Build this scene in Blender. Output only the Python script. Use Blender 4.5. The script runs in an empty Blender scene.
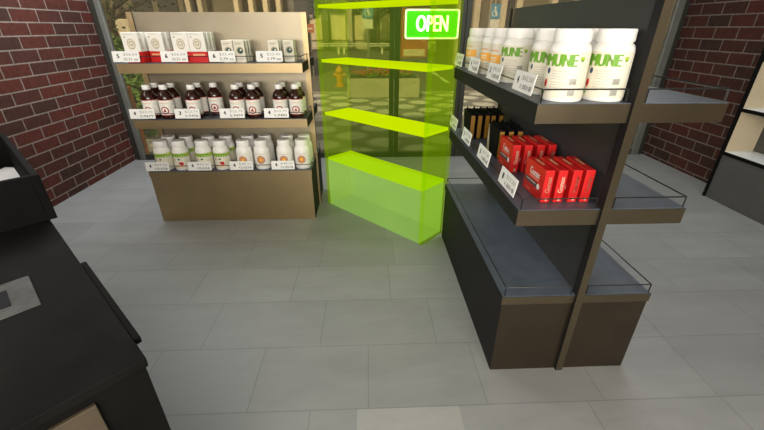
import bpy, bmesh, math, random
from math import sin, cos, pi, radians
from mathutils import Vector, Matrix
random.seed(7)
SC = bpy.context.scene
COL = SC.collection

# ------------------------------------------------------------------ materials
def new_mat(name):
    m = bpy.data.materials.new(name); m.use_nodes = True
    nt = m.node_tree; nt.nodes.clear()
    out = nt.nodes.new('ShaderNodeOutputMaterial')
    return m, nt, out

def pbr(name, col, rough=.5, metal=0., noise=.0, nscale=20., spec=.5, bump=0., emit=None):
    """principled material whose colour is gently broken up by a noise texture"""
    m, nt, out = new_mat(name)
    b = nt.nodes.new('ShaderNodeBsdfPrincipled')
    nt.links.new(b.outputs[0], out.inputs[0])
    b.inputs['Roughness'].default_value = rough
    b.inputs['Metallic'].default_value = metal
    b.inputs['Specular IOR Level'].default_value = spec
    if emit:
        b.inputs['Emission Color'].default_value = (*emit[:3], 1); b.inputs['Emission Strength'].default_value = emit[3]
    tc = nt.nodes.new('ShaderNodeTexCoord'); n = nt.nodes.new('ShaderNodeTexNoise')
    n.inputs['Scale'].default_value = nscale; n.inputs['Detail'].default_value = 5
    nt.links.new(tc.outputs['Object'], n.inputs['Vector'])
    r = nt.nodes.new('ShaderNodeValToRGB')
    a = max(noise, .02)
    r.color_ramp.elements[0].position = .3; r.color_ramp.elements[1].position = .7
    r.color_ramp.elements[0].color = (*[c*(1-a) for c in col], 1)
    r.color_ramp.elements[1].color = (*[min(1, c*(1+a)) for c in col], 1)
    nt.links.new(n.outputs['Fac'], r.inputs['Fac']); nt.links.new(r.outputs[0], b.inputs['Base Color'])
    if bump:
        bp = nt.nodes.new('ShaderNodeBump'); bp.inputs['Strength'].default_value = bump
        nt.links.new(n.outputs['Fac'], bp.inputs['Height']); nt.links.new(bp.outputs[0], b.inputs['Normal'])
    return m

def math_node(nt, op, a, b=None, clamp=False):
    n = nt.nodes.new('ShaderNodeMath'); n.operation = op; n.use_clamp = clamp
    for i, v in enumerate((a, b)):
        if v is None: continue
        if isinstance(v, (int, float)): n.inputs[i].default_value = v
        else: nt.links.new(v, n.inputs[i])
    return n.outputs[0]

def mixcol(nt, fac, a, b, mode='MIX'):
    n = nt.nodes.new('ShaderNodeMix'); n.data_type = 'RGBA'; n.blend_type = mode
    if isinstance(fac, (int, float)): n.inputs[0].default_value = fac
    else: nt.links.new(fac, n.inputs[0])
    for i, v in ((6, a), (7, b)):
        if isinstance(v, tuple): n.inputs[i].default_value = (*v[:3], 1)
        else: nt.links.new(v, n.inputs[i])
    return n.outputs[2]

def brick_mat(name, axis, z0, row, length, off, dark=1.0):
    m, nt, out = new_mat(name)
    b = nt.nodes.new('ShaderNodeBsdfPrincipled'); nt.links.new(b.outputs[0], out.inputs[0])
    b.inputs['Roughness'].default_value = .8; b.inputs['Specular IOR Level'].default_value = .25
    tc = nt.nodes.new('ShaderNodeTexCoord'); sp = nt.nodes.new('ShaderNodeSeparateXYZ'); nt.links.new(tc.outputs['Object'], sp.inputs[0])
    cb = nt.nodes.new('ShaderNodeCombineXYZ')
    nt.links.new(math_node(nt, 'ADD', sp.outputs[axis], off), cb.inputs[0])
    nt.links.new(math_node(nt, 'SUBTRACT', sp.outputs['Z'], z0), cb.inputs[1])
    br = nt.nodes.new('ShaderNodeTexBrick'); nt.links.new(cb.outputs[0], br.inputs['Vector'])
    br.inputs['Scale'].default_value = 1; br.inputs['Brick Width'].default_value = length; br.inputs['Row Height'].default_value = row
    br.inputs['Mortar Size'].default_value = .0065; br.inputs['Mortar Smooth'].default_value = .15; br.inputs['Bias'].default_value = 0
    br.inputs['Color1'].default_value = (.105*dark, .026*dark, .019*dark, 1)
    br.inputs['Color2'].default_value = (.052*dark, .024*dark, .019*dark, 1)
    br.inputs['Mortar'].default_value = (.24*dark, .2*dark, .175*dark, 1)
    n = nt.nodes.new('ShaderNodeTexNoise'); n.inputs['Scale'].default_value = 22; n.inputs['Detail'].default_value = 6; n.inputs['Roughness'].default_value = .7
    nt.links.new(tc.outputs['Object'], n.inputs['Vector'])
    v = math_node(nt, 'ADD', math_node(nt, 'MULTIPLY', n.outputs['Fac'], 1.5), .25)
    vc = nt.nodes.new('ShaderNodeCombineXYZ'); [nt.links.new(v, vc.inputs[i]) for i in range(3)]
    c = mixcol(nt, 1.0, br.outputs['Color'], vc.outputs[0], 'MULTIPLY')
    nt.links.new(c, b.inputs['Base Color'])
    bp = nt.nodes.new('ShaderNodeBump'); bp.inputs['Strength'].default_value = .5; bp.inputs['Distance'].default_value = .01
    h = math_node(nt, 'ADD', math_node(nt, 'SUBTRACT', 1.0, br.outputs['Fac']), math_node(nt, 'MULTIPLY', n.outputs['Fac'], .4))
    nt.links.new(h, bp.inputs['Height']); nt.links.new(bp.outputs[0], b.inputs['Normal'])
    return m

def floor_mat():
    m, nt, out = new_mat('stone_floor_tiles')
    b = nt.nodes.new('ShaderNodeBsdfPrincipled'); nt.links.new(b.outputs[0], out.inputs[0])
    tc = nt.nodes.new('ShaderNodeTexCoord'); mp = nt.nodes.new('ShaderNodeMapping'); nt.links.new(tc.outputs['Object'], mp.inputs[0])
    mp.inputs['Location'].default_value = (.33+.62, -1.157, 0)
    br = nt.nodes.new('ShaderNodeTexBrick'); nt.links.new(mp.outputs[0], br.inputs['Vector'])
    br.inputs['Scale'].default_value = 1; br.inputs['Brick Width'].default_value = .66; br.inputs['Row Height'].default_value = .392
    br.offset = .36; br.offset_frequency = 2; br.squash = .86; br.squash_frequency = 3
    br.inputs['Mortar Size'].default_value = .003; br.inputs['Mortar Smooth'].default_value = .3
    br.inputs['Color1'].default_value = (.243, .25, .252, 1); br.inputs['Color2'].default_value = (.275, .282, .285, 1)
    br.inputs['Mortar'].default_value = (.19, .195, .195, 1)
    # one paler tile in the front row
    sp = nt.nodes.new('ShaderNodeSeparateXYZ'); nt.links.new(tc.outputs['Object'], sp.inputs[0])
    f = math_node(nt, 'MULTIPLY', math_node(nt, 'GREATER_THAN', sp.outputs[0], -.072), math_node(nt, 'LESS_THAN', sp.outputs[0], .408))
    f = math_node(nt, 'MULTIPLY', f, math_node(nt, 'MULTIPLY', math_node(nt, 'GREATER_THAN', sp.outputs[1], .768), math_node(nt, 'LESS_THAN', sp.outputs[1], 1.155)))
    c = mixcol(nt, f, br.outputs['Color'], (.325, .33, .325))
    n = nt.nodes.new('ShaderNodeTexNoise'); n.inputs['Scale'].default_value = 3.2; n.inputs['Detail'].default_value = 7; n.inputs['Roughness'].default_value = .65
    m2 = nt.nodes.new('ShaderNodeMapping'); m2.inputs['Scale'].default_value = (.6, 1.9, 1); nt.links.new(tc.outputs['Object'], m2.inputs[0]); nt.links.new(m2.outputs[0], n.inputs['Vector'])
    v = math_node(nt, 'ADD', math_node(nt, 'MULTIPLY', n.outputs['Fac'], .5), .75)
    vc = nt.nodes.new('ShaderNodeCombineXYZ'); [nt.links.new(v, vc.inputs[i]) for i in range(3)]
    nt.links.new(mixcol(nt, 1.0, c, vc.outputs[0], 'MULTIPLY'), b.inputs['Base Color'])
    nt.links.new(math_node(nt, 'ADD', math_node(nt, 'MULTIPLY', n.outputs['Fac'], .25), .36), b.inputs['Roughness'])
    b.inputs['Specular IOR Level'].default_value = .4
    bp = nt.nodes.new('ShaderNodeBump'); bp.inputs['Strength'].default_value = .25; bp.inputs['Distance'].default_value = .004
    nt.links.new(math_node(nt, 'SUBTRACT', 1.0, br.outputs['Fac']), bp.inputs['Height']); nt.links.new(bp.outputs[0], b.inputs['Normal'])
    return m

def paving_mat():
    m, nt, out = new_mat('lozenge_paving')
    b = nt.nodes.new('ShaderNodeBsdfPrincipled'); nt.links.new(b.outputs[0], out.inputs[0]); b.inputs['Roughness'].default_value = .85
    tc = nt.nodes.new('ShaderNodeTexCoord'); mp = nt.nodes.new('ShaderNodeMapping'); nt.links.new(tc.outputs['Object'], mp.inputs[0])
    mp.inputs['Rotation'].default_value = (0, 0, radians(38)); mp.inputs['Scale'].default_value = (1, 1, 1)
    vo = nt.nodes.new('ShaderNodeTexVoronoi'); vo.inputs['Scale'].default_value = 1.4; vo.inputs['Randomness'].default_value = .0
    nt.links.new(mp.outputs[0], vo.inputs['Vector'])
    r = nt.nodes.new('ShaderNodeValToRGB'); r.color_ramp.elements[0].position = .36; r.color_ramp.elements[1].position = .46
    r.color_ramp.elements[0].color = (.60, .585, .52, 1); r.color_ramp.elements[1].color = (.20, .20, .175, 1)
    nt.links.new(vo.outputs['Distance'], r.inputs['Fac'])
    n = nt.nodes.new('ShaderNodeTexNoise'); n.inputs['Scale'].default_value = 4; nt.links.new(tc.outputs['Object'], n.inputs['Vector'])
    v = math_node(nt, 'ADD', math_node(nt, 'MULTIPLY', n.outputs['Fac'], .7), .65)
    vc = nt.nodes.new('ShaderNodeCombineXYZ'); [nt.links.new(v, vc.inputs[i]) for i in range(3)]
    nt.links.new(mixcol(nt, 1.0, r.outputs[0], vc.outputs[0], 'MULTIPLY'), b.inputs['Base Color'])
    return m

def glass_mat(name, tint, haze=(.4, .35, .27), hz=.12, gl=.003):
    m, nt, out = new_mat(name)
    t = nt.nodes.new('ShaderNodeBsdfTransparent'); t.inputs[0].default_value = (*tint, 1)
    d = nt.nodes.new('ShaderNodeBsdfTranslucent'); d.inputs[0].default_value = (*haze, 1)
    n = nt.nodes.new('ShaderNodeTexNoise'); n.inputs['Scale'].default_value = 1.3
    tc = nt.nodes.new('ShaderNodeTexCoord'); nt.links.new(tc.outputs['Object'], n.inputs['Vector'])
    m1 = nt.nodes.new('ShaderNodeMixShader'); nt.links.new(math_node(nt, 'MULTIPLY', n.outputs['Fac'], hz*2), m1.inputs[0])
    nt.links.new(t.outputs[0], m1.inputs[1]); nt.links.new(d.outputs[0], m1.inputs[2])
    g = nt.nodes.new('ShaderNodeBsdfGlossy'); g.inputs['Roughness'].default_value = .02
    m2 = nt.nodes.new('ShaderNodeMixShader'); m2.inputs[0].default_value = gl
    nt.links.new(m1.outputs[0], m2.inputs[1]); nt.links.new(g.outputs[0], m2.inputs[2]); nt.links.new(m2.outputs[0], out.inputs[0])
    return m

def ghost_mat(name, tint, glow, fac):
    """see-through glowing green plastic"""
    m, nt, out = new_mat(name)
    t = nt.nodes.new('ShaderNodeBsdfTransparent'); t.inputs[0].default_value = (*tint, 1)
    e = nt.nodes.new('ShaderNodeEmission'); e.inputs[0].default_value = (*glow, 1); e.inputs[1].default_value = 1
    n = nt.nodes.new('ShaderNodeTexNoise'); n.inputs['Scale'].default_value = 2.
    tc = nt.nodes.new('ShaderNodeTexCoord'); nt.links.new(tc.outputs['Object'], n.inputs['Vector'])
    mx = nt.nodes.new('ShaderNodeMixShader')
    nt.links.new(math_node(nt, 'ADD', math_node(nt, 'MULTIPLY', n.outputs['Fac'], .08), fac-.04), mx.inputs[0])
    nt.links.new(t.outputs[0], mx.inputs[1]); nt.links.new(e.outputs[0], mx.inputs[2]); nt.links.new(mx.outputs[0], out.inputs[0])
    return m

M = {}
M['metal'] = pbr('gondola_shaded_face', (.018, .0175, .0175), .7, .0, .06, 9, .12)  # dark copy of the gondola metal, shade put into the colour
M['bronze'] = pbr('gondola_lit_face', (.46, .345, .185), .42, .85, .05, 5)  # lit copy of the gondola metal, warm reflection put into the colour
M['panel_lit'] = pbr('gondola_lit_panel', (.33, .285, .205), .42, .8, .05, 5)  # panel copy of the lit metal, its light level set by colour
M['base_end_shaded'] = pbr('gondola_shaded_base_end', (.075, .057, .038), .28, .8, .08, 5)  # darkest copy for the plinth end, dim reflection put into the colour
M['end_shaded'] = pbr('gondola_shaded_end', (.155, .125, .08), .28, .85, .05, 5)  # darker copy for the end faces, dim floor reflection put into the colour
M['panel_shaded'] = pbr('gondola_shaded_panel', (.040, .040, .042), .45, .0, .05, 4, .25)  # shaded copy for the back panel of the end-on gondola
M['deck'] = pbr('shelf_top_sky_tint', (.085, .104, .132), .36, .0, .12, 14)  # blue of reflected sky put into the colour of the shelf tops
M['wire'] = pbr('dark_wire', (.05, .05, .05), .35, .8)
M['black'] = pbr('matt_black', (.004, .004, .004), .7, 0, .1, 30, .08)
M['frame'] = pbr('window_frame_grey', (.15, .155, .14), .45, .2, .1, 12)
M['frame_dark'] = pbr('window_frame_dark', (.034, .033, .028), .5, .2)
M['counter'] = pbr('charcoal_counter', (.0062, .006, .0056), .7, 0, .4, 7, .10)
M['counter_body'] = pbr('counter_side_black', (.0055, .005, .0042), .7, 0, .2, 7, .08)
M['tan_panel'] = pbr('tan_panel', (.062, .046, .026), .6, 0, .1, 15)
M['steel'] = pbr('worn_steel', (.06, .06, .058), .55, .1, .5, 14)
M['dark_glass'] = pbr('dark_glass', (.008, .009, .012), .5, 0, .02, 20, .1)
M['paper'] = pbr('pale_paper', (.85, .87, .92), .8)
M['white'] = pbr('white_plastic', (.88, .86, .82), .35, 0, .02)
M['white_cap'] = pbr('white_cap', (.90, .88, .85), .4)
M['label_white'] = pbr('label_white', (.84, .82, .76), .5)
M['label_cream'] = pbr('label_cream', (.80, .76, .62), .5, 0, .05, 6)
M['brown'] = pbr('brown_glass', (.030, .009, .006), .12, 0, .1, 10)
M['red'] = pbr('red_print', (.62, .012, .012), .35, 0, .06, 8)
M['red_dark'] = pbr('dark_red_print', (.36, .03, .02), .5)
M['green'] = pbr('green_print', (.14, .37, .01), .5)
M['lime'] = pbr('lime_print', (.42, .58, .06), .5)
M['orange'] = pbr('orange_print', (1., .46, .015), .5)
M['peach'] = pbr('peach_print', (.75, .40, .20), .5)
M['rust'] = pbr('rust_print', (.42, .12, .05), .5)
M['navy'] = pbr('navy_print', (.03, .07, .16), .5)
M['grey_print'] = pbr('grey_print', (.34, .33, .29), .6)
M['pale_print'] = pbr('pale_print', (.58, .56, .48), .6)
M['ink'] = pbr('black_ink', (.015, .015, .015), .6)
M['tag'] = pbr('price_card', (.86, .86, .84), .5)
M['carton_white'] = pbr('white_carton', (.84, .82, .76), .5)
M['carton_cream'] = pbr('cream_carton', (.74, .70, .58), .5)
M['olive'] = pbr('olive_print', (.38, .34, .20), .6)
M['teal'] = pbr('teal_print', (.01, .06, .05), .5)
M['gold'] = pbr('amber_print', (.27, .125, .002), .45)
M['beige'] = pbr('beige_print', (.55, .46, .32), .6)
M['cap_grey'] = pbr('grey_print_band', (.10, .06, .06), .5)
M['board'] = pbr('white_shelf_board', (.80, .82, .82), .35)
M['shelf_lit'] = pbr('wall_shelf_lit_face', (.62, .52, .36), .4, 0, .05, 5)  # lit side of the wall shelf, warm light put into the colour
M['shelf_shaded'] = pbr('wall_shelf_shaded_face', (.075, .072, .070), .35, .1, .08, 6)  # shaded sides of the wall shelf, shade put into the colour
M['brickL'] = brick_mat('red_brick_left', 'Y', 1.305-.1125*20, .1125, .312, -3.859+3.12*2, 1.0)
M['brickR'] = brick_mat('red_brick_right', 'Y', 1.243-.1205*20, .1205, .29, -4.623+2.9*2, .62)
M['floor'] = floor_mat()
M['paving'] = paving_mat()
M['plaster'] = pbr('cream_plaster', (.6, .54, .44), .8, 0, .05, 3)
M['ceil'] = pbr('ceiling_white', (.55, .53, .48), .8)
M['glass'] = glass_mat('smoky_window_glass', (.66, .62, .52))
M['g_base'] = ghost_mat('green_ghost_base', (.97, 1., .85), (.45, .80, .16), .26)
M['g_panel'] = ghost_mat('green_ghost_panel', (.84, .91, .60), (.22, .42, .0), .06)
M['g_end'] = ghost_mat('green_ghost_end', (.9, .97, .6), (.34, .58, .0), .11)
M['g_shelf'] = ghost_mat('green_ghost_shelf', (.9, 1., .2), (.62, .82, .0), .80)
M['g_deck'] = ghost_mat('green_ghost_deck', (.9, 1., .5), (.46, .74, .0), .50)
M['sign_green'] = pbr('sign_green', (.03, .62, .01), .4, emit=(.04, .80, .0, .75))
M['sign_white'] = pbr('sign_white', (.9, .95, .88), .4, emit=(.9, 1, 1.4, 1.3))
M['asphalt'] = pbr('asphalt', (.13, .12, .10), .9, 0, .2, 6)
M['kerb'] = pbr('kerb_stone', (.35, .33, .28), .85, 0, .1, 5)
M['paint'] = pbr('road_paint', (.8, .8, .74), .7)
M['facade'] = pbr('facade_stone', (.60, .52, .38), .85, 0, .1, 1.5)
M['facade_pale'] = pbr('pale_facade_panel', (.80, .68, .48), .8, 0, .06, 2)
M['facade_dark'] = pbr('facade_dark_stone', (.17, .15, .10), .85, 0, .1, 2)  # plain darker stone colour
M['shop_glass'] = pbr('dark_shop_glass', (.06, .06, .055), .15)
M['bark'] = pbr('tree_bark', (.10, .07, .045), .9, 0, .3, 12)
M['leaf'] = pbr('tree_leaf', (.055, .085, .018), .7, 0, .5, 2)
M['leaf_bright'] = pbr('hedge_leaf', (.10, .20, .025), .7, 0, .5, 3)
M['hydrant'] = pbr('orange_hydrant_paint', (.62, .25, .02), .5)
M['planter'] = pbr('planter_concrete', (.48, .45, .36), .85, 0, .08, 4)
M['soil'] = pbr('planting_soil', (.06, .05, .03), .9)
M['flower'] = pbr('red_flower', (.60, .08, .04), .6)
M['pole'] = pbr('grey_pole', (.36, .34, .29), .5, .3)
M['blue_sign'] = pbr('blue_sign', (.10, .30, .48), .5)
M['rail_white'] = pbr('white_rail', (.75, .74, .66), .5)
M['car'] = pbr('pale_car_paint', (.55, .58, .50), .3)
M['car_glass'] = pbr('car_glass', (.05, .06, .06), .1)
M['tyre'] = pbr('tyre_rubber', (.02, .02, .02), .8)
M['kiosk'] = pbr('orange_kiosk', (.55, .17, .07), .7, 0, .1, 4)
M['orange_upright'] = pbr('plain_orange', (.50, .16, .05), .8, 0, .3, 9)

# ------------------------------------------------------------------ mesh builder
class MB:
    def __init__(s): s.v = []; s.f = []; s.m = []; s.s = []; s.mats = []
    def mi(s, mat):
        if mat not in s.mats: s.mats.append(mat)
        return s.mats.index(mat)
    def add(s, vs, fs, mat, smooth=False):
        o = len(s.v); k = s.mi(mat)
        s.v += [tuple(v) for v in vs]
        for f in fs: s.f.append([i+o for i in f]); s.m.append(k); s.s.append(smooth)
    def bm(s, b, mat, smooth=False):
        b.verts.index_update()
        s.add([v.co[:] for v in b.verts], [[v.index for v in f.verts] for f in b.faces], mat, smooth); b.free()
    def box(s, x0, x1, y0, y1, z0, z1, mat, bev=0., seg=2, xf=None):
        b = bmesh.new(); bmesh.ops.create_cube(b, size=1)
        for v in b.verts:
            v.co = Vector(((x0+x1)/2+v.co.x*(x1-x0), (y0+y1)/2+v.co.y*(y1-y0), (z0+z1)/2+v.co.z*(z1-z0)))
        if bev: bmesh.ops.bevel(b, geom=b.edges[:], offset=bev, segments=seg, affect='EDGES', profile=.5)
        if xf: bmesh.ops.transform(b, matrix=xf, verts=b.verts)
        s.bm(b, mat, False); return s
    def lathe(s, prof, mat, n=28, c=(0, 0), closed=True, smooth=True):
        vs = []; fs = []
        for r, z in prof:
            for i in range(n): a = 2*pi*i/n; vs.append((c[0]+r*cos(a), c[1]+r*sin(a), z))
        for j in range(len(prof)-1):
            for i in range(n): k = (i+1) % n; fs.append((j*n+i, j*n+k, (j+1)*n+k, (j+1)*n+i))
        if closed:
            fs.append(tuple(range(n-1, -1, -1))); fs.append(tuple((len(prof)-1)*n+i for i in range(n)))
        s.add(vs, fs, mat, smooth); return s
    def tube(s, pts, r, mat, n=8):
        pts = [Vector(p) for p in pts]; vs = []; fs = []
        for i, p in enumerate(pts):
            d = (pts[min(i+1, len(pts)-1)]-pts[max(i-1, 0)]).normalized()
            a = d.orthogonal().normalized() if abs(d.z) > .9 else d.cross(Vector((0, 0, 1))).normalized()
            q = d.cross(a)
            rr = r[i] if isinstance(r, (list, tuple)) else r
            for k in range(n): t = 2*pi*k/n; vs.append(p+a*cos(t)*rr+q*sin(t)*rr)
        for i in range(len(pts)-1):
            for k in range(n): l = (k+1) % n; fs.append((i*n+k, i*n+l, (i+1)*n+l, (i+1)*n+k))
        fs.append(tuple(range(n-1, -1, -1))); fs.append(tuple((len(pts)-1)*n+k for k in range(n)))
        s.add(vs, fs, mat, True); return s
    def build(s, name, parent=None, sharp=35):
        me = bpy.data.meshes.new(name); me.from_pydata(s.v, [], s.f)
        for m in s.mats: me.materials.append(m)
        me.polygons.foreach_set('material_index', s.m); me.polygons.foreach_set('use_smooth', s.s)
        me.update()
        b = bmesh.new(); b.from_mesh(me); bmesh.ops.recalc_face_normals(b, faces=b.faces)
        b.to_mesh(me); b.free()
        if any(s.s):
            try: me.set_sharp_from_angle(angle=radians(sharp))
            except Exception: pass
        o = bpy.data.objects.new(name, me); COL.objects.link(o)
        if parent: o.parent = parent
        return o

def tag(o, label, cat, group=None):
    o['label'] = label; o['category'] = cat
    if group: o['group'] = group
    return o
def struct(o): o['kind'] = 'structure'; return o
def thing(name, label, cat, loc=(0, 0, 0), rz=0., group=None):
    o = bpy.data.objects.new(name, None); COL.objects.link(o); o.location = loc; o.rotation_euler = (0, 0, rz)
    o.empty_display_size = .1
    return tag(o, label, cat, group)
KIDS = {}
def copy_tree(o, parent=None):
    c = o.copy(); COL.objects.link(c)
    if parent: c.parent = parent
    for ch in [x for x in COL.objects if x.parent == o]: copy_tree(ch, c)
    return c

# ------------------------------------------------------------------ flat print: text and shapes
_TX = {}
def text_polys(txt, bold=.02):
    """verts + faces of a line of text, cap height ~.7, starting at x=0"""
    key = (txt, bold)
    if key not in _TX:
        cu = bpy.data.curves.new('t', 'FONT'); cu.body = txt; cu.offset = bold; cu.resolution_u = 3; cu.fill_mode = 'FRONT'
        o = bpy.data.objects.new('t', cu); COL.objects.link(o)
        dg = bpy.context.evaluated_depsgraph_get()
        me = bpy.data.meshes.new_from_object(o.evaluated_get(dg))
        vs = [v.co[:] for v in me.vertices]; fs = [list(p.vertices) for p in me.polygons]
        bpy.data.objects.remove(o); bpy.data.curves.remove(cu); bpy.data.meshes.remove(me)
        x0 = min(v[0] for v in vs); x1 = max(v[0] for v in vs); y0 = min(v[1] for v in vs); y1 = max(v[1] for v in vs)
        vs = [((v[0]-x0)/(x1-x0), (v[1]-y0)/(y1-y0)) for v in vs]
        _TX[key] = (vs, fs)
    return _TX[key]
def T(txt, x, y, w, h, mat, bold=0):
    """bold = how much wider the strokes get, as a share of a letter's width"""
    vs, fs = text_polys(txt, 0.); d = bold*w/max(1, len(txt)); n = len(vs); V = []; F = []
    for k in (-1, -.5, 0, .5, 1) if bold else (0,):
        F += [[i+len(V) for i in f] for f in fs]; V += [(x+d+a*(w-2*d)+k*d, y+b*h) for a, b in vs]
    return (V, F, mat)
def RECT(x0, x1, y0, y1, mat): return ([(x0, y0), (x1, y0), (x1, y1), (x0, y1)], [[0, 1, 2, 3]], mat)
def ELL(cx, cy, rx, ry, mat, n=18): return ([(cx+rx*cos(2*pi*i/n), cy+ry*sin(2*pi*i/n)) for i in range(n)], [list(range(n))], mat)
def POLY(pts, mat): return (pts, [list(range(len(pts)))], mat)
def RING(cx, cy, r0, r1, mat, n=20):
    vs = []; fs = []
    for i in range(n):
        a = 2*pi*i/n; vs += [(cx+r0*cos(a), cy+r0*sin(a)), (cx+r1*cos(a), cy+r1*sin(a))]
    for i in range(n): j = (i+1) % n; fs.append([2*i, 2*i+1, 2*j+1, 2*j])
    return (vs, fs, mat)
def print_flat(mb, art, xf, lift=.0006):
    """lay art on a plane: xf maps (x, y, height) to the object's space"""
    for i, (vs, fs, mat) in enumerate(art):
        mb.add([xf(a, b, lift*(1+.35*min(i, 5))) for a, b in vs], fs, mat)
def print_round(mb, art, r, lift=.0008, step=.006):
    """wrap art round a bottle of radius r; x=0 faces local -y, x grows to the viewer's right"""
    for i, (vs, fs, mat) in enumerate(art):
        b = bmesh.new(); bv = [b.verts.new((x, 0, z)) for x, z in vs]
        for f in fs:
            try: b.faces.new([bv[k] for k in f])
            except ValueError: pass
        x0 = min(v[0] for v in vs); x1 = max(v[0] for v in vs)
        x = math.floor(x0/step)*step+step
        while x < x1:
            bmesh.ops.bisect_plane(b, geom=b.verts[:]+b.edges[:]+b.faces[:], plane_co=(x, 0, 0), plane_no=(1, 0, 0)); x += step
        rr = r+lift*(1+.25*min(i, 5))
        for v in b.verts:
            a = v.co.x/r; v.co = Vector((rr*sin(a), -rr*cos(a), v.co.z))
        mb.bm(b, mat)

# ------------------------------------------------------------------ room shell
XL, XR, YW = -3.15, 3.88, 4.95
def quadbox(name, *a, mat, **k): return struct(MB().box(*a, mat, **k).build(name))
quadbox('floor', XL-.2, XR+.2, -2.6, YW+.10, -.12, 0, mat=M['floor'])
quadbox('wall_left', XL-.2, XL, -2.6, YW+.06, 0, 2.9, mat=M['brickL'])
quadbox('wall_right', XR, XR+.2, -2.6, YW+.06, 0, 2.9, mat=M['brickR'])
quadbox('wall_back', XL-.2, XR+.2, -2.8, -2.6, 0, 2.9, mat=M['plaster'])
quadbox('ceiling', XL-.2, XR+.2, -2.8, YW+.10, 2.9, 3.0, mat=M['ceil'])
# shop front: frame members and panes
def window(name, x0, x1, pane=True):
    w = MB()
    fw = .06
    w.box(x0, x0+fw, YW, YW+.06, .0, 2.9, M['frame_dark'], .004)
    w.box(x1-fw, x1, YW, YW+.06, .0, 2.9, M['frame_dark'], .004)
    w.box(x0+fw, x1-fw, YW, YW+.06, .0, .07, M['frame_dark'], .004)
    w.box(x0+fw, x1-fw, YW, YW+.06, 2.6, 2.9, M['frame_dark'], .004)
    o = struct(w.build(name))
    p = MB().box(x0+fw, x1-fw, YW+.025, YW+.033, .07, 2.6, M['glass']).build('pane', o)
    return o
w1 = window('window_1', XL+.02, .34)
MB().box(XL+.082, XL+.15, YW-.012, YW+.05, .0, 2.9, M['frame'], .01).build('frame_stile', w1)
d1 = window('door_1', .345, 1.185)
hb = MB(); hb.tube([(.46, YW-.05, .62), (.46, YW-.05, .98)], .012, M['frame']); hb.tube([(.46, YW-.05, .65), (.46, YW, .65)], .008, M['frame']); hb.tube([(.46, YW-.05, .95), (.46, YW, .95)], .008, M['frame'])
w2 = window('window_2', 1.19, XR-.02)
MB().box(3.70, XR-.082, YW-.012, YW+.05, .0, 2.9, M['frame'], .01).build('frame_stile', w2)

# open sign hanging inside the door glass
def rrect(x0, x1, z0, z1, r, n=6):
    p = []
    for cx, cz, a0 in ((x1-r, z1-r, 0), (x0+r, z1-r, 90), (x0+r, z0+r, 180), (x1-r, z0+r, 270)):
        for i in range(n+1): a = radians(a0+90*i/n); p.append((cx+r*cos(a), cz+r*sin(a)))
    return p
sg = thing('open_sign', 'bright green open sign with white rounded border hanging on the glass door', 'sign', (.455, YW-.05, 1.475))
W, Hh = .64, .317
def plate(mb, pts, y0, y1, mat):
    n = len(pts); vs = [(x, y0, z) for x, z in pts]+[(x, y1, z) for x, z in pts]
    mb.add(vs, [list(range(n)), list(range(2*n-1, n-1, -1))]+[[i, (i+1) % n, n+(i+1) % n, n+i] for i in range(n)], mat)
b = MB(); plate(b, rrect(0, W, 0, Hh, .03), -.0, .012, M['sign_green']); b.build('sign_board', sg)
b = MB(); oo = rrect(.0, W, .0, Hh, .03); ii = rrect(.02, W-.02, .02, Hh-.02, .02); n = len(oo)
b.add([(x, -.004, z) for x, z in oo]+[(x, -.004, z) for x, z in ii], [[i, (i+1) % n, n+(i+1) % n, n+i] for i in range(n)], M['sign_white']); b.build('sign_border', sg)
b = MB(); print_flat(b, [T('OPEN', .13, .082, .385, .17, M['sign_white'], .075)], lambda x, y, h: (x, -.003-h, y)); b.build('lettering', sg)
b = MB()
for x in (.1, W-.1): b.tube([(x, .006, Hh), (x, .03, Hh+.9)], .0015, M['wire'], 5)
b.build('hanging_wire', sg)

# ------------------------------------------------------------------ gondola shelving
GL, GD, ZB, ZM, ZT, TH, GP = 1.406, .71, .481, .928, 1.355, .072, 1.711
def rail_mb(x0, x1, yf, yb, z):
    h = .048; r = .0028; b = MB()
    for x in (x0, x1):
        b.tube([(x, yf, z), (x, yf, z+h)], r, M['wire'], 6); b.tube([(x, yf, z+h), (x, yb, z+h)], r, M['wire'], 6)
        b.tube([(x, yb, z), (x, yb, z+h)], r, M['wire'], 6)
    b.tube([(x0, yf, z+h), (x1, yf, z+h)], r, M['wire'], 6)
    return b
def box6(mb, x0, x1, y0, y1, z0, z1, end, front, other):
    """a box whose short ends, long faces and top/bottom carry their own lit or shaded tone"""
    v = [(x, y, z) for z in (z0, z1) for y in (y0, y1) for x in (x0, x1)]
    for f, m in (((0, 2, 6, 4), end), ((1, 5, 7, 3), end), ((0, 4, 5, 1), front), ((2, 3, 7, 6), front), ((0, 1, 3, 2), other), ((4, 6, 7, 5), other)):
        mb.add([v[i] for i in f], [[0, 1, 2, 3]], m)
    return mb
def weld(o):
    b = bmesh.new(); b.from_mesh(o.data); bmesh.ops.remove_doubles(b, verts=b.verts, dist=1e-5); bmesh.ops.recalc_face_normals(b, faces=b.faces); b.to_mesh(o.data); b.free(); return o
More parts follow.
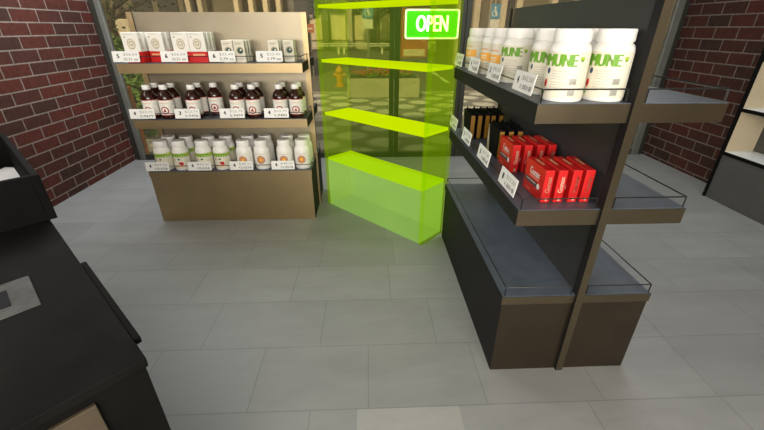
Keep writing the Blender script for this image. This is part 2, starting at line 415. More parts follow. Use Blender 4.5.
def gondola(label, loc, rz, end, front, panel, base_end, yc=GD/2):
    g = thing('gondola_shelf', label, 'shelf unit', loc, rz)
    pt = .006; dk = M['metal']
    weld(box6(MB(), .004, GL-.004, .005, GD-.005, 0, ZB-.048, base_end, front, dk).build('base_plinth', g))
    weld(box6(MB(), .03, GL-.03, yc-pt, yc+pt, ZB, GP, dk, panel, dk).build('back_panel', g))
    for x in (.0, GL):
        s = -1 if x == 0 else 1
        weld(box6(MB(), min(x-s*.03, x+s*.014), max(x-s*.03, x+s*.014), yc-.017, yc+.017, 0, GP, end, front, dk).build('upright', g))
    for fr in (True, False):
        ya, yb = (0, yc-pt) if fr else (GD, yc+pt)
        y0, y1 = min(ya, yb), max(ya, yb); sg_ = 1 if fr else -1
        for nm, z, t in (('base_deck', ZB, .046), ('shelf', ZM, TH), ('shelf', ZT, TH)):
            s = MB()
            box6(s, 0, GL, y0, y1, z-t, z-.003, end, front, dk)
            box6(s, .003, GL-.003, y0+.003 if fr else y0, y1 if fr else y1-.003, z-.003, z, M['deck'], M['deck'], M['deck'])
            so = weld(s.build(nm, g))
            rail_mb(.007, GL-.007, ya+sg_*.012, yb-sg_*.03, z).build('wire_rail', so)
    return g
LOC_A = Vector((-1.9076, 3.124, 0)); LOC_B = Vector((.6117, 1.3518+GL, 0))
gA = gondola('bronze gondola shelf facing the camera by the left window, with red white boxes', LOC_A, 0, M['metal'], M['bronze'], M['panel_lit'], M['metal'])
gB = gondola('dark gondola shelf seen end on, with red cartons and large white bottles', LOC_B, -pi/2, M['end_shaded'], M['metal'], M['panel_shaded'], M['base_end_shaded'], .362)  # both gondolas are one model; lit and shaded sides come from the materials
def AT(unit, x, y, z):
    return Vector((LOC_A.x+x, LOC_A.y+y, z)) if unit == 'A' else Vector((LOC_B.x+y, LOC_B.y-x, z))
ROT = {'A': 0., 'B': -pi/2}

# ------------------------------------------------------------------ wall shelving (the right wall and its green twin)
WL, WD = 1.156, .327
def wall_shelf(name, label, cat, loc, rz, mats, top, L=WL):
    g = thing(name, label, cat, loc, rz)
    zs = (.491, .914, 1.358, 1.765); t = .03
    def P(nm, *a, m, bev=.002): return MB().box(*a, m, bev).build(nm, g)
    P('plinth', t, L-t, .012, WD-.02, 0, zs[0]-.03, m=mats['base'], bev=0)
    P('back_panel', t, L-t, WD-.018, WD, 0, top, m=mats['back'], bev=0)
    for x in (0, L-t):
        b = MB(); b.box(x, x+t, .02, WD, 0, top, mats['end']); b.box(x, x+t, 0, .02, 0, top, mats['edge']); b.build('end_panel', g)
    for i, z in enumerate(zs):
        b = MB(); b.box(t, L-t, .016, WD-.018, z-.024, z, mats['deck'] if i == 0 else mats['shelf'])
        if mats.get('lip'): b.box(t, L-t, .002, .016, z-.032, z-.001, mats['lip'])
        b.build('shelf_board', g)
    return g
K = M
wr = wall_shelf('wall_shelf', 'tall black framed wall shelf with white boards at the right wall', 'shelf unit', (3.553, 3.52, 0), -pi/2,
    dict(base=K['shelf_shaded'], back=K['shelf_shaded'], end=K['shelf_lit'], edge=K['black'], deck=K['board'], shelf=K['board'], lip=K['black']), 2.25, 1.9)  # tan ends, black edges and grey back paint one material's lit and shaded sides
gh = wall_shelf('ghost_shelf', 'translucent glowing green shelf standing on the floor in the middle', 'shelf unit', (-.419, 3.466, 0), -.799,
    dict(base=K['g_base'], back=K['g_panel'], end=K['g_end'], edge=K['g_end'], deck=K['g_deck'], shelf=K['g_shelf']), 2.25, 1.20)

# ------------------------------------------------------------------ goods
def finish_copies(proto, spots):
    """spots: list of (unit, x, y, z, label, group)"""
    for i, (u, x, y, z, lab, grp) in enumerate(spots):
        o = proto if i == 0 else copy_tree(proto)
        o.location = AT(u, x, y, z+.001); o.rotation_euler = (0, 0, ROT[u]+random.uniform(-.03, .03)); tag(o, lab, o['category'], grp)
def lines(x0, x1, z, n, dz, mat, h=.0028):
    return [RECT(x0, x1-(.012 if k % 3 == 2 else 0), z-k*dz, z-k*dz+h, mat) for k in range(n)]

def bottle(kind):
    if kind == 'brown':
        r, h = .0575, .262
        t = thing('syrup_bottle', '', 'bottle')
        MB().lathe([(r*.9, 0), (r, .006), (r, .155), (r*.97, .175), (r*.8, .197), (r*.5, .215), (r*.43, .222), (r*.43, .232)], M['brown']).build('glass_body', t)
        MB().lathe([(r*.5, .226), (r*.52, .228), (r*.52, .258), (r*.48, .262)], M['white_cap']).build('cap', t)
        lb = MB().lathe([(r+.0008, .028), (r+.0008, .150)], M['label_white'], closed=False)
        art = [RECT(-.09, .09, .146, .150, M['red']), RECT(-.03, .03, .122, .126, M['peach']), RECT(-.025, .025, .112, .1145, M['pale_print']),
               RING(.0, .068, .022, .031, M['red_dark']), POLY([(-.010, .055), (.012, .055), (.009, .068), (.001, .086), (-.002, .074), (-.009, .07)], M['red_dark']),
               RECT(-.07, .07, .028, .033, M['red_dark'])] + lines(.045, .075, .12, 7, .011, M['pale_print'], .003)
        print_round(lb, art, r); lb.build('label', t)
        return t
    if kind in ('greenband', 'orangedot'):
        r = .069
        nm = 'supplement_bottle'; t = thing(nm, '', 'bottle')
        MB().lathe([(r*.92, 0), (r, .008), (r, .155), (r*.97, .172), (r*.88, .190), (r*.74, .200), (r*.74, .206)], M['white']).build('plastic_body', t)
        c = MB().lathe([(r*.78, .203), (r*.80, .206), (r*.80, .247), (r*.77, .252), (r*.3, .253)], M['white_cap'])
        c.build('cap', t)
        lb = MB().lathe([(r+.0008, .02), (r+.0008, .155)], M['label_cream'] if kind == 'greenband' else M['label_white'], closed=False)
        if kind == 'greenband':
            art = [RECT(-.11, .11, .125, .150, M['lime'])]
            for k in range(9): art.append(POLY([(-.09+k*.02, .118), (-.078+k*.02, .118), (-.074+k*.02, .128), (-.086+k*.02, .13)], M['green']))
            art += [RECT(-.06, .06, .134, .145, M['green']), ELL(.002, .10, .010, .007, M['teal']), ELL(-.035, .098, .006, .01, M['rust']), ELL(.018, .062, .016, .015, M['red']), ELL(.004, .068, .008, .008, M['red_dark']),
                    RECT(-.05, .05, .034, .038, M['orange'])] + lines(.045, .08, .095, 5, .011, M['pale_print'])
        else:
            art = [ELL(0, .088, .036, .036, M['rust'], 24), ELL(0, .088, .030, .030, M['peach'], 24), ELL(.002, .088, .013, .014, M['orange'], 20), RING(0, .088, .016, .022, M['rust']),
                   RECT(-.04, .04, .133, .137, M['pale_print']), RECT(-.09, .09, .034, .038, M['pale_print'])] + lines(.06, .09, .11, 5, .012, M['pale_print'])
        print_round(lb, art, r); lb.build('label', t)
        return t
    # big white jars of the right unit
    r = .0725
    def taper(o):
        for v in o.data.vertices:
            k = 1-.16*max(0, v.co.z-.008); v.co.x *= k; v.co.y *= k
    t = thing('supplement_jar', '', 'bottle')
    taper(MB().lathe([(r*.95, 0), (r*.99, .004), (r, .012), (r, .166), (r*.985, .178), (r*.93, .188), (r*.84, .194), (r*.82, .196), (r*.82, .202)], M['white'], 36).build('plastic_body', t))
    taper(MB().lathe([(r*.86, .198), (r*.89, .200), (r*.89, .236), (r*.86, .240), (r*.3, .2405)], M['white_cap'], 36).build('cap', t))
    lb = MB().lathe([(r+.0008, .012), (r+.0008, .168)], M['label_cream'], 36, closed=False)
    if kind == 'immune':
        art = [T('IMMUNE', -.040, .120, .154, .040, M['green'], .12), ELL(.016, .104, .007, .010, M['navy']), ELL(.010, .062, .007, .014, M['red']), ELL(.008, .058, .004, .008, M['red_dark']),
               ELL(.130, .147, .010, .006, M['lime']), ELL(.130, .140, .006, .004, M['green']),
               RECT(-.012, .012, .024, .032, M['green']), RECT(.098, .122, .060, .080, M['grey_print']), RECT(.098, .122, .022, .042, M['grey_print'])]
        art += lines(.034, .095, .103, 4, .0085, M['pale_print'], .003) + lines(.034, .095, .066, 4, .0085, M['pale_print'], .003)
        art += lines(.100, .120, .076, 4, .0046, M['label_cream'], .0012) + lines(.100, .120, .038, 4, .0046, M['label_cream'], .0012)
    else:
        art = [RECT(-.10, .088, .074, .116, M['orange']), RECT(.0, .05, .098, .104, M['label_cream']), RECT(.01, .05, .086, .091, M['label_cream']),
               RECT(-.06, .06, .132, .138, M['peach'])] + lines(-.06, .08, .058, 4, .009, M['pale_print'], .003)
    print_round(lb, art, r); taper(lb.build('label', t))
    return t

def carton(kind):
    b = None
    if kind == 'redwhite':
        w, d, h = .122, .052, .212; t = thing('carton_box', '', 'box'); b = MB()
        b.box(0, w, 0, d, .078, h, M['carton_white'], .002, 1); b.build('carton_top', t)
        c = MB(); c.box(-.0005, w+.0005, -.0005, d+.0005, 0, .078, M['red'], .002, 1)
        print_flat(c, [RECT(.015, .105, .05, .062, M['peach'])], lambda x, y, z: (x, -.0005-z, y)); c.build('red_band', t)
        a = MB(); print_flat(a, [RECT(.012, .085, .197, .202, M['pale_print']), ELL(.024, .180, .007, .005, M['olive']), ELL(.062, .133, .031, .037, M['beige'], 24), ELL(.062, .133, .024, .030, M['carton_cream'], 24), RING(.062, .136, .011, .017, M['olive']), RECT(.047, .078, .098, .104, M['olive'])], lambda x, y, z: (x, -z, y))
        print_flat(a, [RECT(.012, .04, .095, .17, M['pale_print'])], lambda x, y, z: (w+z, x, y)); a.build('front_print', t)
        return t
    if kind == 'small':
        w, d, h = .082, .05, .156; t = thing('carton_box', '', 'box')
        b = MB(); b.box(0, w, 0, d, 0, h, M['carton_cream'], .002, 1); b.build('carton', t)
        a = MB(); print_flat(a, [RECT(.012, .06, .134, .139, M['olive']), RECT(.012, .05, .124, .127, M['grey_print']), ELL(.045, .086, .027, .027, M['olive'], 22), ELL(.047, .084, .020, .020, M['teal'], 22), ELL(.052, .09, .006, .006, M['carton_white']), RECT(.01, .07, .03, .034, M['grey_print']), RECT(.01, .055, .02, .023, M['grey_print'])], lambda x, y, z: (x, -z, y))
        print_flat(a, [RECT(.012, .022, .06, .14, M['grey_print']), ELL(.033, .085, .006, .02, M['teal'])], lambda x, y, z: (w+z, x, y)); a.build('front_print', t)
        return t
    if kind == 'red':
        w, d, h = .19, .039, .145; t = thing('carton_box', '', 'box')
        b = MB(); b.box(0, w, 0, d, 0, h, M['red'], .003, 2); b.build('carton', t)
        a = MB(); fr = lambda x, y, z: (x, -z, y)
        print_flat(a, [T('Gunax', .05, .088, .095, .032, M['white'], .06), RECT(.05, .145, .078, .082, M['peach']), RECT(.012, .14, .044, .068, M['cap_grey']), ELL(.146, .056, .013, .013, M['label_white']), RECT(.03, .12, .058, .062, M['pale_print']), T('Gunax', .035, .015, .05, .012, M['peach'])], fr)
        # narrow end, word running upward
        print_flat(a, [T('Gunax', .045, -.030, .072, .020, M['beige'], .04), RECT(.008, .022, -.026, -.018, M['beige'])], lambda x, y, z: (w+z, -y, x))
        print_flat(a, [RECT(.04, .12, .016, .028, M['peach'])], lambda x, y, z: (x, y, h+z)); a.build('printing', t)
        return t
    # black sleeve with amber end
    w, d, h = .20, .038, .165; t = thing('carton_box', '', 'box')
    b = a = MB(); b.box(0, w, 0, d, 0, h, M['black'], .002, 1)
    print_flat(a, [RECT(.006, .032, .004, h-.012, M['gold'])], lambda x, y, z: (w+z, x, y))
    print_flat(a, [POLY([(.004, .002), (.06, .002), (.012, h-.01), (.004, h-.01)], M['beige'])], lambda x, y, z: (x, -z, y)); a.build('carton', t)
    f = MB(); zz = [(.006, h), (.02, h+.016), (.05, h+.004), (.09, h+.018), (.12, h+.004), (.15, h+.018), (w-.012, h)]; n = len(zz)
    f.add([(x, d*.42, z+.0005) for x, z in zz]+[(x, d*.58, z+.0005) for x, z in zz], [list(range(n)), list(range(2*n-1, n-1, -1))]+[[i, (i+1) % n, n+(i+1) % n, n+i] for i in range(n)], M['black'])
    f.build('top_tab', t)
    return t

PITCH = .3515
ORD = ['leftmost', 'second', 'third', 'rightmost']
RC2 = {(0, 0): 'front left', (0, 1): 'front right', (1, 0): 'back left', (1, 1): 'back right'}
def grid_spots(unit, z, slot, cols, y0, dy, rows, skip, desc, grp, x0):
    o = []
    for c in range(2):
        for r in range(rows):
            if (r, c) in skip: continue
            rw = {0: 'front', rows-1: 'back'}.get(r, 'middle')
            pos = f"{rw} {'left' if c == 0 else 'right'}"
            o.append((unit, x0+cols[c], y0+r*dy, z, desc.format(pos=pos), grp))
    return o
# left unit, bottom deck: 2 groups green banded, 2 groups orange dot
sp = []; sp2 = []
for i in range(4):
    kind = 'green-banded' if i < 2 else 'orange-emblem'
    s = grid_spots('A', ZB, i, (.116, .270), .0925, .152, 2, (), 'white %s bottle, {pos} of the %s group of four on the bottom deck' % (kind, ORD[i]), '%s white bottles, %s group' % (kind, ORD[i]), i*PITCH)
    (sp if i < 2 else sp2).extend(s)
finish_copies(bottle('greenband'), sp); finish_copies(bottle('orangedot'), sp2)
# middle shelf: brown bottles
sp = []
for i in range(4):
    sp += grid_spots('A', ZM, i, (.132, .264), .078, .125, 2, ((0, 1),) if i == 1 else (), 'brown syrup bottle with white cap, {pos} of the %s brown bottle group' % ORD[i], 'brown syrup bottles, %s group' % ORD[i], i*PITCH)
finish_copies(bottle('brown'), sp)
# top shelf cartons
sp = grid_spots('A', ZT, 0, (.072, .213), .036, .078, 3, ((0, 1),), 'red and white carton, {pos} of the leftmost group of five', 'red and white cartons, leftmost group', 0)
sp += grid_spots('A', ZT, 1, (.086, .21), .036, .078, 3, (), 'red and white carton, {pos} of the second group of six', 'red and white cartons, second group', PITCH)
finish_copies(carton('redwhite'), sp)
sp = grid_spots('A', ZT, 2, (.10, .188), .036, .075, 3, (), 'small cream carton with dark dot, {pos} of the left small group', 'small cream cartons, left group of six', 2*PITCH)
sp += grid_spots('A', ZT, 3, (.098, .198), .036, .075, 3, ((0, 1),), 'small cream carton with dark dot, {pos} of the rightmost small group', 'small cream cartons, rightmost group of five', 3*PITCH)
finish_copies(carton('small'), sp)
# right unit, top shelf jars. local x grows towards the camera, local y towards the panel
def gb(slots, desc, grp):
    o = []
    for xs, nm, skip in slots:
        for c, x in enumerate(xs):
            for r, y in enumerate((.122, .280)):
                if (r, c) in skip: continue
                pos = f"{'far' if c == 0 else 'near'} {'left' if r == 0 else 'right'}"
                o.append(('B', x, y, ZT, desc.format(pos=pos, nm=nm), grp.format(nm=nm)))
    return o
finish_copies(bottle('immune'), gb([((.80, .96), 'second', ((0, 1),)), ((1.160, 1.316), 'nearest', ())], 'big white jar with green lettering, {pos} of the {nm} group from the camera', 'green lettered jars, {nm} group'))
finish_copies(bottle('orangejar'), gb([((.09, .25), 'farthest', ((0, 1),)), ((.44, .62), 'third', ())], 'big white jar with orange label, {pos} of the {nm} group from the camera', 'orange label jars, {nm} group'))
# right unit, middle shelf
sp = []
for xs, nm in ((1.145, 'near'), (.775, 'far')):
    for r in range(4):
        sp.append(('B', xs, .115+r*.060, ZM, 'red carton with white word, %s in the %s row of four' % (['leftmost', 'second from left', 'third from left', 'rightmost'][r], nm), 'red cartons, %s row' % nm))
finish_copies(carton('red'), sp)
sp = []
for xs, nm, n, p in ((.11, 'far', 5, .046), (.53, 'near', 3, .052)):
    for r in range(n):
        sp.append(('B', xs, .065+r*p+(.055 if nm == 'near' else 0), ZM, 'black carton with amber end stripe, %s in the %s row of %s' % (['leftmost', 'second from left', 'third from left', 'fourth from left', 'rightmost'][r if n == 5 or r < 2 else 4], nm, {5: 'five', 3: 'three'}[n]), 'black amber cartons, %s row' % nm))
finish_copies(carton('black'), sp)

# ------------------------------------------------------------------ price tags
def price_tag(unit, x, z, big, price, small, lab, grp):
    w, h = .20, .076
    t = thing('price_tag', lab, 'price tag', AT(unit, x, -.003, z+(.010 if unit == 'A' else .028 if z == ZM else .016)), ROT[unit], grp)
    tilt = Matrix.Rotation(radians(-9), 4, 'X')
    b = a = MB(); b.box(0, w, -.0015, .0015, 0, h, M['tag'], .0007, 1, tilt)
    art = [T(big, .032, .028, .020, .028, M['ink'], .12), T(price, .082, .042, .104, .020, M['grey_print']), T(small, .082, .012, .104, .018, M['ink'])]
    print_flat(a, art, lambda p, q, k: tilt @ Vector((p, -.0016-k, q))); a.build('card', t)
    for cx in (.02, .16): MB().box(cx, cx+.015, .0015, .006, .03, .046, M['wire'], 0, 1, tilt).build('rail_clip', t)
    return t
WHAT = {ZT: 'top shelf', ZM: 'middle shelf', ZB: 'bottom deck'}
TA = [(ZT, [('5', '$56.09', '10.21 ea'), ('6', '$56.09', '10.21 ea'), ('6', '$22.40', '2.79 ea'), ('5', '$22.40', '2.79 ea')]),
      (ZM, [('4', '$23.79', '5.9479'), ('3', '$23.79', '5.9476'), ('4', '$23.79', '5.9479'), ('4', '$23.79', '5.9482')]),
      (ZB, [('4', '$42.50', '10.626'), ('4', '$42.50', '10.626'), ('4', '$48.20', '12.0576'), ('4', '$48.20', '12.0576')])]
for z, row in TA:
    for i, (a, b_, c_) in enumerate(row):
        price_tag('A', -.012+i*.358, z, a, b_, c_, 'white price tag reading %s, %s on the %s of the bronze unit' % (a, ORD[i], WHAT[z]), 'price tags on the %s of the bronze unit' % WHAT[z])
TB = [(ZT, [('3', '$38.60', '9.6500'), ('4', '$38.60', '9.6500'), ('3', '$42.50', '1.0018'), ('4', '$42.50', '1.0018')]),
      (ZM, [('8', '$17.50', '1.0018'), ('5', '$17.50', '1.0018'), ('3', '$17.50', '1.0018'), ('8', '$23.20', '1.0018')])]
for z, row in TB:
    for i, (a, b_, c_) in enumerate(row):
        price_tag('B', .0+i*.378+.005*(i > 0), z, a, b_, c_, 'white price tag, %s on the %s edge of the dark unit' % (['farthest', 'second farthest', 'second nearest', 'nearest'][i], WHAT[z]), 'price tags on the %s of the dark unit' % WHAT[z])

# ------------------------------------------------------------------ checkout counter (local x = along its edge, away; local y = to the left)
UA = math.atan2(.695, -.719)
ct = thing('checkout_counter', 'charcoal checkout counter in the left foreground with tan end panel', 'counter', (-.537, .66, 0), UA)
CH = .9
MB().box(.006, 2.1, .006, 1.05, 0, CH-.03, M['counter_body'], .003).build('counter_body', ct)
MB().box(0, 2.1, 0, 1.05, CH-.03, CH, M['counter'], .004).build('counter_top', ct)
MB().box(.085, .60, -.016, .0005, CH-.022, CH-.002, M['counter_body'], .004).build('edge_rail', ct)
MB().box(-.004, .0065, .116, .80, .12, .85, M['tan_panel'], .002).build('end_panel', ct)
sc_ = MB().box(.425, .625, .128, .47, CH-.002, CH+.004, M['steel'], .002).build('scanner_plate', ct)
MB().box(.475, .575, .185, .39, CH+.0035, CH+.006, M['dark_glass'], .001).build('scanner_glass', sc_)
bn = thing('counter_bin', 'open topped black bin standing on the far end of the checkout counter', 'bin', (-.537, .66, CH+.001), UA)
b = MB(); u0, u1, v0, v1, hz, tt = 1.055, 2.02, -.025, .60, .19, .024
b.box(u0, u0+tt, v0, v1, .0, hz, M['black'], .004); b.box(u1-tt, u1, v0, v1, 0, hz, M['black'], .004)
b.box(u0+tt, u1-tt, v0, v0+tt, 0, hz, M['black'], .004); b.box(u0+tt, u1-tt, v1-tt, v1, 0, hz, M['black'], .004); b.box(u0+tt, u1-tt, v0+tt, v1-tt, 0, .015, M['black'])
b.build('bin_walls', bn)
MB().box(u0-.002, u0+.001, v0+.03, v1-.03, .02, hz-.02, M['black'], .001).build('front_plate', bn)
pp = thing('paper_sheet', 'pale grey folded paper lying in the black counter bin', 'paper', (-.537, .66, CH+.0175), UA)
b = MB(); pl = [(1.40, .004), (1.75, .004), (1.92, .004), (1.96, .035), (1.92, .065), (1.60, .10), (1.40, .11)]; n = len(pl)
b.add([(x, y, 0.) for x, y in pl]+[(x, y, .006) for x, y in pl], [list(range(n))[::-1], list(range(n, 2*n))]+[[i, (i+1) % n, n+(i+1) % n, n+i] for i in range(n)], M['paper'])
b.build('sheet', pp)

# ------------------------------------------------------------------ street outside
GZ = -.12
def ground(name, *a, mat): return struct(MB().box(*a, mat).build(name))
ground('pavement', -30, 30, YW+.10, 11.4, GZ-.1, GZ, mat=M['paving'])
ground('trim_1', -30, 30, 11.4, 11.6, GZ-.1, GZ+.02, mat=M['kerb'])
ground('road', -60, 60, 11.6, 60, GZ-.1, GZ-.02, mat=M['asphalt'])
for i, y in enumerate((13.7, 15.8)):
    o = MB().box(2.78, 2.94, y, y+1.6, GZ-.022, GZ-.015, M['paint']).build('lane_mark')
    tag(o, '%s dash of the white lane line painted on the road' % ('nearer' if i == 0 else 'farther'), 'road marking', 'lane line dashes')
# planter with flowers
pt = thing('street_planter', 'long beige street planter full of red flowers outside the door', 'planter', (-.53, 10.5, GZ))
b = MB(); b.box(0, 1.95, 0, .9, 0, .50, M['planter'], .02); b.build('planter_box', pt)
MB().box(.05, 1.90, .05, .85, .49, .515, M['soil']).build('soil', pt)
b = MB()
def leaf_cloud(mb, c, rad, n, size, mat, seed):
    rr = random.Random(seed)
    for _ in range(n):
        while True:
            p = Vector((rr.uniform(-1, 1), rr.uniform(-1, 1), rr.uniform(-1, 1)))
            if p.length < 1: break
        p = Vector((c[0]+p.x*rad[0], c[1]+p.y*rad[1], c[2]+p.z*rad[2]))
        a = Vector((rr.gauss(0, 1), rr.gauss(0, 1), rr.gauss(0, .6))).normalized(); q = a.orthogonal().normalized()
        s = size*rr.uniform(.6, 1.3)
        mb.add([p-a*s, p-q*s*.5, p+a*s, p+q*s*.5], [[0, 1, 2, 3]], mat)
leaf_cloud(b, (.97, .45, .56), (.92, .40, .10), 500, .05, M['leaf_bright'], 3); b.build('flower_leaves', pt)['kind'] = 'stuff'
b = MB(); leaf_cloud(b, (.97, .45, .62), (.90, .38, .10), 420, .035, M['flower'], 4); b.build('blossom', pt)['kind'] = 'stuff'
# hydrant
hy = thing('fire_hydrant', 'orange fire hydrant standing on the street beyond the green shelf', 'hydrant', (-.89, 12.9, GZ-.02))
MB().lathe([(.16, 0), (.16, .05), (.11, .06), (.10, .42), (.13, .44), (.13, .48)], M['hydrant'], 18).build('barrel', hy)
MB().lathe([(.125, .48), (.11, .55), (.06, .60), (.03, .62), (.03, .66)], M['hydrant'], 18).build('bonnet', hy)
for s in (-1, 1): MB().tube([(s*.08, 0, .36), (s*.19, 0, .36)], .055, M['hydrant'], 12).build('outlet', hy)
# parking signs
def park_sign(x, y, lab):
    t = thing('parking_sign', lab, 'street sign', (x, y, GZ-.02), 0, 'blue parking signs on poles')
    MB().tube([(0, 0, 0), (0, 0, 2.62)], .035, M['pole']).build('pole', t)
    b = MB(); b.box(-.19, .19, -.055, -.04, 2.02, 2.48, M['blue_sign'], .004)
    print_flat(b, [RING(-.01, 2.19, .07, .10, M['rail_white']), ELL(.0, 2.36, .035, .035, M['rail_white']), POLY([(-.02, 2.32), (.03, 2.32), (.045, 2.2), (.1, 2.12), (.07, 2.1), (.0, 2.19)], M['rail_white'])], lambda x, y, z: (x, -.055-z*2, y))
    b.build('sign_plate', t)
    MB().box(-.19, .19, -.055, -.04, 1.70, 2.0, M['rail_white'], .004).build('notice_plate', t)
park_sign(.06, 15., 'blue and white parking sign on a pole seen through the green shelf')
park_sign(4.6, 15., 'blue and white parking sign on a pole above the far jars')
lp = thing('street_pole', 'thin pale street pole right of the door frame above the jars', 'pole', (3.55, 12., GZ-.02))
MB().tube([(0, 0, 1.35), (0, 0, 3.4)], .03, M['pole']).build('upper_pole', lp); MB().tube([(0, 0, 0), (0, 0, 1.36)], .05, M['tyre']).build('base_sleeve', lp)
st = thing('road_sign', 'small orange red square road sign between bronze shelf and green shelf', 'street sign', (-2.0, 15, GZ-.02))
MB().tube([(0, 0, 0), (0, 0, 1.9)], .02, M['pole']).build('pole', st); b = MB(); b.box(-.13, .13, -.035, -.02, 1.57, 1.85, M['kiosk'], .01); print_flat(b, [RECT(-.08, .08, 1.68, 1.73, M['rail_white'])], lambda x, y, z: (x, -.035-z*2, y)); b.build('sign_plate', st)
# white guard rail
gr = thing('guard_rail', 'white guard rail with posts along the far side of the road', 'guard rail', (-8, 29.5, GZ-.02))
for z in (.52, .66): MB().box(0, 12, -.04, .04, z, z+.07, M['rail_white'], .01).build('rail', gr)
for x in (3.6, 5.9, 6.3, 9.05, 11.6): MB().box(x, x+.14, .04, .12, 0, .7, M['rail_white'], .01).build('post', gr)
# kiosk
kk = thing('news_kiosk', 'orange street kiosk with cream lower panel behind the open sign', 'kiosk', (2.25, 26, GZ-.02))
MB().box(0, 1.65, 0, 1.2, 0, 2.9, M['kiosk'], .02).build('cabin', kk); MB().box(.12, 1.5, -.02, .0, .08, .5, M['facade_pale'], .01).build('cream_panel', kk)
MB().box(-.1, 1.75, -.1, 1.3, 2.9, 3.0, M['facade_dark'], .02).build('roof', kk); MB().box(.12, 1.5, -.02, .0, 1.15, 2.5, M['facade_pale'], .01).build('shutter', kk)
# car
cr = thing('parked_car', 'pale parked car across the road beside the door frame', 'car', (4.45, 26.6, GZ-.02))
prof = [(0, .35), (.05, .75), (1.1, .92), (1.75, 1.38), (3.1, 1.42), (3.8, .98), (4.2, .9), (4.25, .4), (4.1, .25), (.15, .25)]
b = MB(); n = len(prof); b.add([(x, 0, z) for x, z in prof]+[(x, 1.7, z) for x, z in prof], [list(range(n)), list(range(2*n-1, n-1, -1))]+[[i, (i+1) % n, n+(i+1) % n, n+i] for i in range(n)], M['car']); b.build('car_body', cr)
wp = [(1.35, .97), (1.82, 1.32), (3.05, 1.34), (3.6, .98)]
b = MB(); b.add([(x, -.012, z) for x, z in wp]+[(x, 1.712, z) for x, z in wp], [[0, 1, 2, 3], [7, 6, 5, 4]], M['car_glass']); b.build('car_window', cr)
for x in (.62, 3.4):
    for y in (.02, 1.6):
        b = MB(); b.tube([(x, y-.06, .33), (x, y+.14, .33)], .33, M['tyre'], 20); b.tube([(x, y-.075, .33), (x, y-.055, .33)], .19, M['pole'], 14); b.build('wheel', cr)
# far building with columns
fb = thing('office_building', 'beige office building with pale bays and columns across the road', 'building', (-14, 36, GZ-.02))
b = MB(); b.box(0, 30, .6, 3, 0, 7, M['facade']); b.build('facade_wall', fb)
xs = [.6+k*2.05 for k in range(14)]
for k, x in enumerate(xs):
    f = MB().box(x, x+1.35, .5, .62, .75, 2.9, M['facade_pale'], .02).build('window_bay', fb)
    MB().box(x+1.42, x+1.96, 0, .6, 0, 3.2, M['facade'] if k % 2 else M['facade_dark'], .03).build('column', fb)
MB().box(0, 30, -.05, .62, 3.2, 3.8, M['facade_dark'], .03).build('lintel_band', fb)
# left building: wall with columns on it
lb_ = thing('arcade_building', 'grey arcade building with tan columns behind the bronze shelf', 'building', (-11.5, 14.5, GZ-.02))
MB().box(0, 8.9, 1.0, 5, 0, 6, M['facade_dark']).build('facade_wall', lb_)
MB().box(0, 8.9, .2, 1.0, 0, 2.0, M['facade'], .03).build('parapet_wall', lb_)
for k, x in enumerate((1.2, 2.6, 5.35, 5.75, 7.0, 7.5, 8.0, 8.45)):
    c = MB().box(x-.08, x+.08, .5, .66, 2.08, 4.4, M['facade_pale'] if k > 3 else M['facade'], .01).build('column', lb_)
    MB().box(x-.14, x+.14, .44, .72, 2.0, 2.12, M['rail_white'], .01).build('column_base', c)
for k in range(3): MB().box(3.2+k*.9, 3.9+k*.9, .96, 1.0, 2.25, 3.6, M['shop_glass'], .01).build('window_panel', lb_)
# right neighbour seen past the jars: dark glazed front with brown piers
rb = thing('shop_building', 'brown shop building with pale piers beyond the right window', 'building', (3.9, 19, GZ-.02))
MB().box(0, 9, .3, 4, 0, 6, M['facade_dark']).build('facade_wall', rb)
for k, x in enumerate((.2, 1.0, 2.2, 2.9, 4.5, 5.6, 6.6, 7.8)): MB().box(x, x+.28, 0, .3, 0, 5, M['facade'], .02).build('pier', rb)
for k, x in enumerate((2.5, 4.85)): MB().box(x+.05, x+.6, .22, .3, .2, 3.2, M['shop_glass'], .01).build('shop_window', rb)
# trees, hedges
def tree(x, y, h, crown, n, size, lab, mat='leaf', seed=1, tr=.12):
    t = thing('street_tree', lab, 'tree', (x, y, GZ-.02), 0, None)
    rr = random.Random(seed)
    b = MB(); b.tube([(0, 0, 0), (.05, .02, h*.4), (-.04, .05, h*.75), (.02, 0, h)], [tr, tr*.8, tr*.6, tr*.3], M['bark'])
    for k in range(6):
        a = k*1.05+seed; b.tube([(0, 0, h*(.5+.06*k)), (cos(a)*crown[0]*.5, sin(a)*crown[1]*.5, h*(.62+.07*k)), (cos(a)*crown[0]*.8, sin(a)*crown[1]*.8, h*(.66+.07*k))], [tr*.45, tr*.3, tr*.1], M['bark'], 6)
    b.build('trunk', t)
    b = MB()
    for k in range(7):
        a = k*.9+seed; leaf_cloud(b, (cos(a)*crown[0]*.55, sin(a)*crown[1]*.55, h+rr.uniform(-.4, .4)*crown[2]), [c*.62 for c in crown], n//7, size, M[mat], seed*10+k)
    b.build('foliage', t)
    return t
tree(-5.7, 9.6, 2.55, (1.9, 1.0, .95), 2000, .055, 'leafy dark tree above the left end of the bronze shelf', seed=2)
tree(-4.6, 31.5, 3.6, (2.3, 1.6, 1.5), 900, .2, 'dark green street tree left of the parking sign beyond the green shelf', seed=3, tr=.2)
tree(.9, 32.5, 4.2, (2.4, 1.6, 1.5), 900, .2, 'dark green street tree just behind the left parking sign', seed=5, tr=.18)
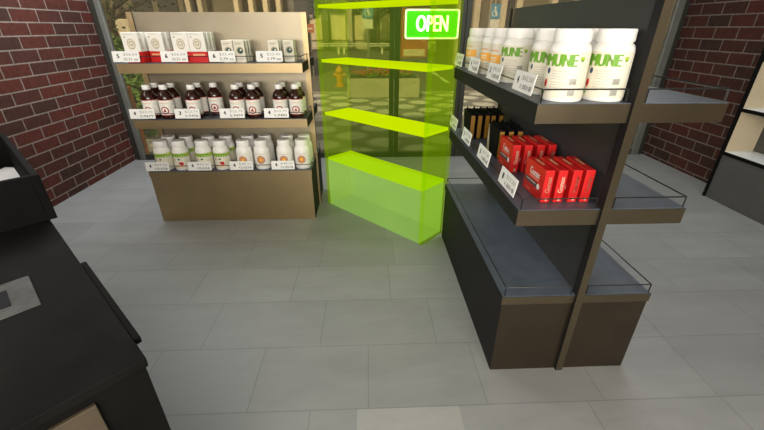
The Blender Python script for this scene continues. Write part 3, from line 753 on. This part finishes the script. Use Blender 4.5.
def hedge(name, x, y, rx, ry, h, n, lab, seed):
    t = thing(name, lab, 'bush', (x, y, GZ-.02)); b = MB(); b.tube([(0, 0, 0), (0, 0, h*.6)], .03, M['bark'], 6); b.build('stem', t)
    b = MB(); leaf_cloud(b, (0, 0, h*.52), (rx, ry, h*.5), n, .06, M['leaf_bright'], seed); b.build('foliage', t)
hedge('round_bush', -4.0, 6.5, .75, .4, 1.15, 2200, 'bright green bush outside low behind the left end of the bronze shelf', 11)
hedge('tall_hedge', -5.2, 7.7, 1.0, .5, 1.75, 2600, 'green hedge outside between the left wall and the cartons', 12)
hedge('low_shrub', -2.6, 33.5, 1.3, .5, .9, 500, 'low dark shrub at the foot of the office building', 13)
ob = tag(MB().box(-3.40, -3.335, 5.55, 5.64, GZ, .86, M['orange_upright'], .005).build('orange_strip'), 'slim orange upright outside the left window under the middle shelf', 'pier')  # plain orange upright strip, low outside the left window

# ------------------------------------------------------------------ light
def area(name, loc, rot, sx, sy, power, col):
    l = bpy.data.lights.new(name, 'AREA'); l.shape = 'RECTANGLE'; l.size = sx; l.size_y = sy; l.energy = power; l.color = col
    o = bpy.data.objects.new(name, l); COL.objects.link(o); o.location = loc; o.rotation_euler = rot; return o
area('ceiling_light', (-2.1, 3.9, 2.85), (0, 0, 0), 1.8, 1.0, 62, (.95, .98, 1.0))
area('ceiling_light', (2.0, 3.4, 2.85), (0, 0, 0), 1.6, 1.0, 36, (.95, .98, 1.0))
area('rear_light', (0, -2.4, 1.8), (radians(91), 0, 0), 4.5, 1.1, 225, (1.0, .95, .87))
area('tag_fill_light', (-2.95, 1.6, 2.5), (radians(70), 0, radians(-90)), 2.0, .5, 21, (1.0, .96, .9))  # fill added to whiten the price tags, no known lamp there
area('rear_light', (0, -1.6, 2.75), (radians(-60), 0, 0), 4.5, .2, 40, (1.0, .90, .74))  # added to brighten the unseen back wall that the shelf metal mirrors
s = bpy.data.lights.new('sun', 'SUN'); s.energy = 7.0; s.angle = .05; s.color = (1, .93, .80)
so = bpy.data.objects.new('sun', s); COL.objects.link(so); so.rotation_euler = (radians(48), 0, radians(-22))
w = bpy.data.worlds.new('world'); SC.world = w; w.use_nodes = True; nt = w.node_tree; nt.nodes.clear()
o = nt.nodes.new('ShaderNodeOutputWorld'); bg = nt.nodes.new('ShaderNodeBackground'); nt.links.new(bg.outputs[0], o.inputs[0])
tc = nt.nodes.new('ShaderNodeTexCoord'); spx = nt.nodes.new('ShaderNodeSeparateXYZ'); nt.links.new(tc.outputs['Generated'], spx.inputs[0])
rp = nt.nodes.new('ShaderNodeValToRGB'); nt.links.new(spx.outputs['Z'], rp.inputs[0])
rp.color_ramp.elements[0].position = .0; rp.color_ramp.elements[0].color = (.62, .56, .44, 1); rp.color_ramp.elements[1].position = .5; rp.color_ramp.elements[1].color = (.50, .56, .64, 1)
nt.links.new(rp.outputs[0], bg.inputs[0]); bg.inputs[1].default_value = 1.7

# ------------------------------------------------------------------ camera
cd = bpy.data.cameras.new('camera'); cam = bpy.data.objects.new('camera', cd); COL.objects.link(cam)
cd.sensor_width = 36; cd.sensor_fit = 'HORIZONTAL'; cd.lens = 36*372.5/764; cd.clip_start = .02; cd.clip_end = 300
cam.location = (0, 0, 1.6); cam.rotation_euler = (pi/2-.4664, 0, -.0379)
SC.camera = cam
SC.view_settings.view_transform = 'Standard'; SC.view_settings.look = 'None'; SC.view_settings.exposure = 0
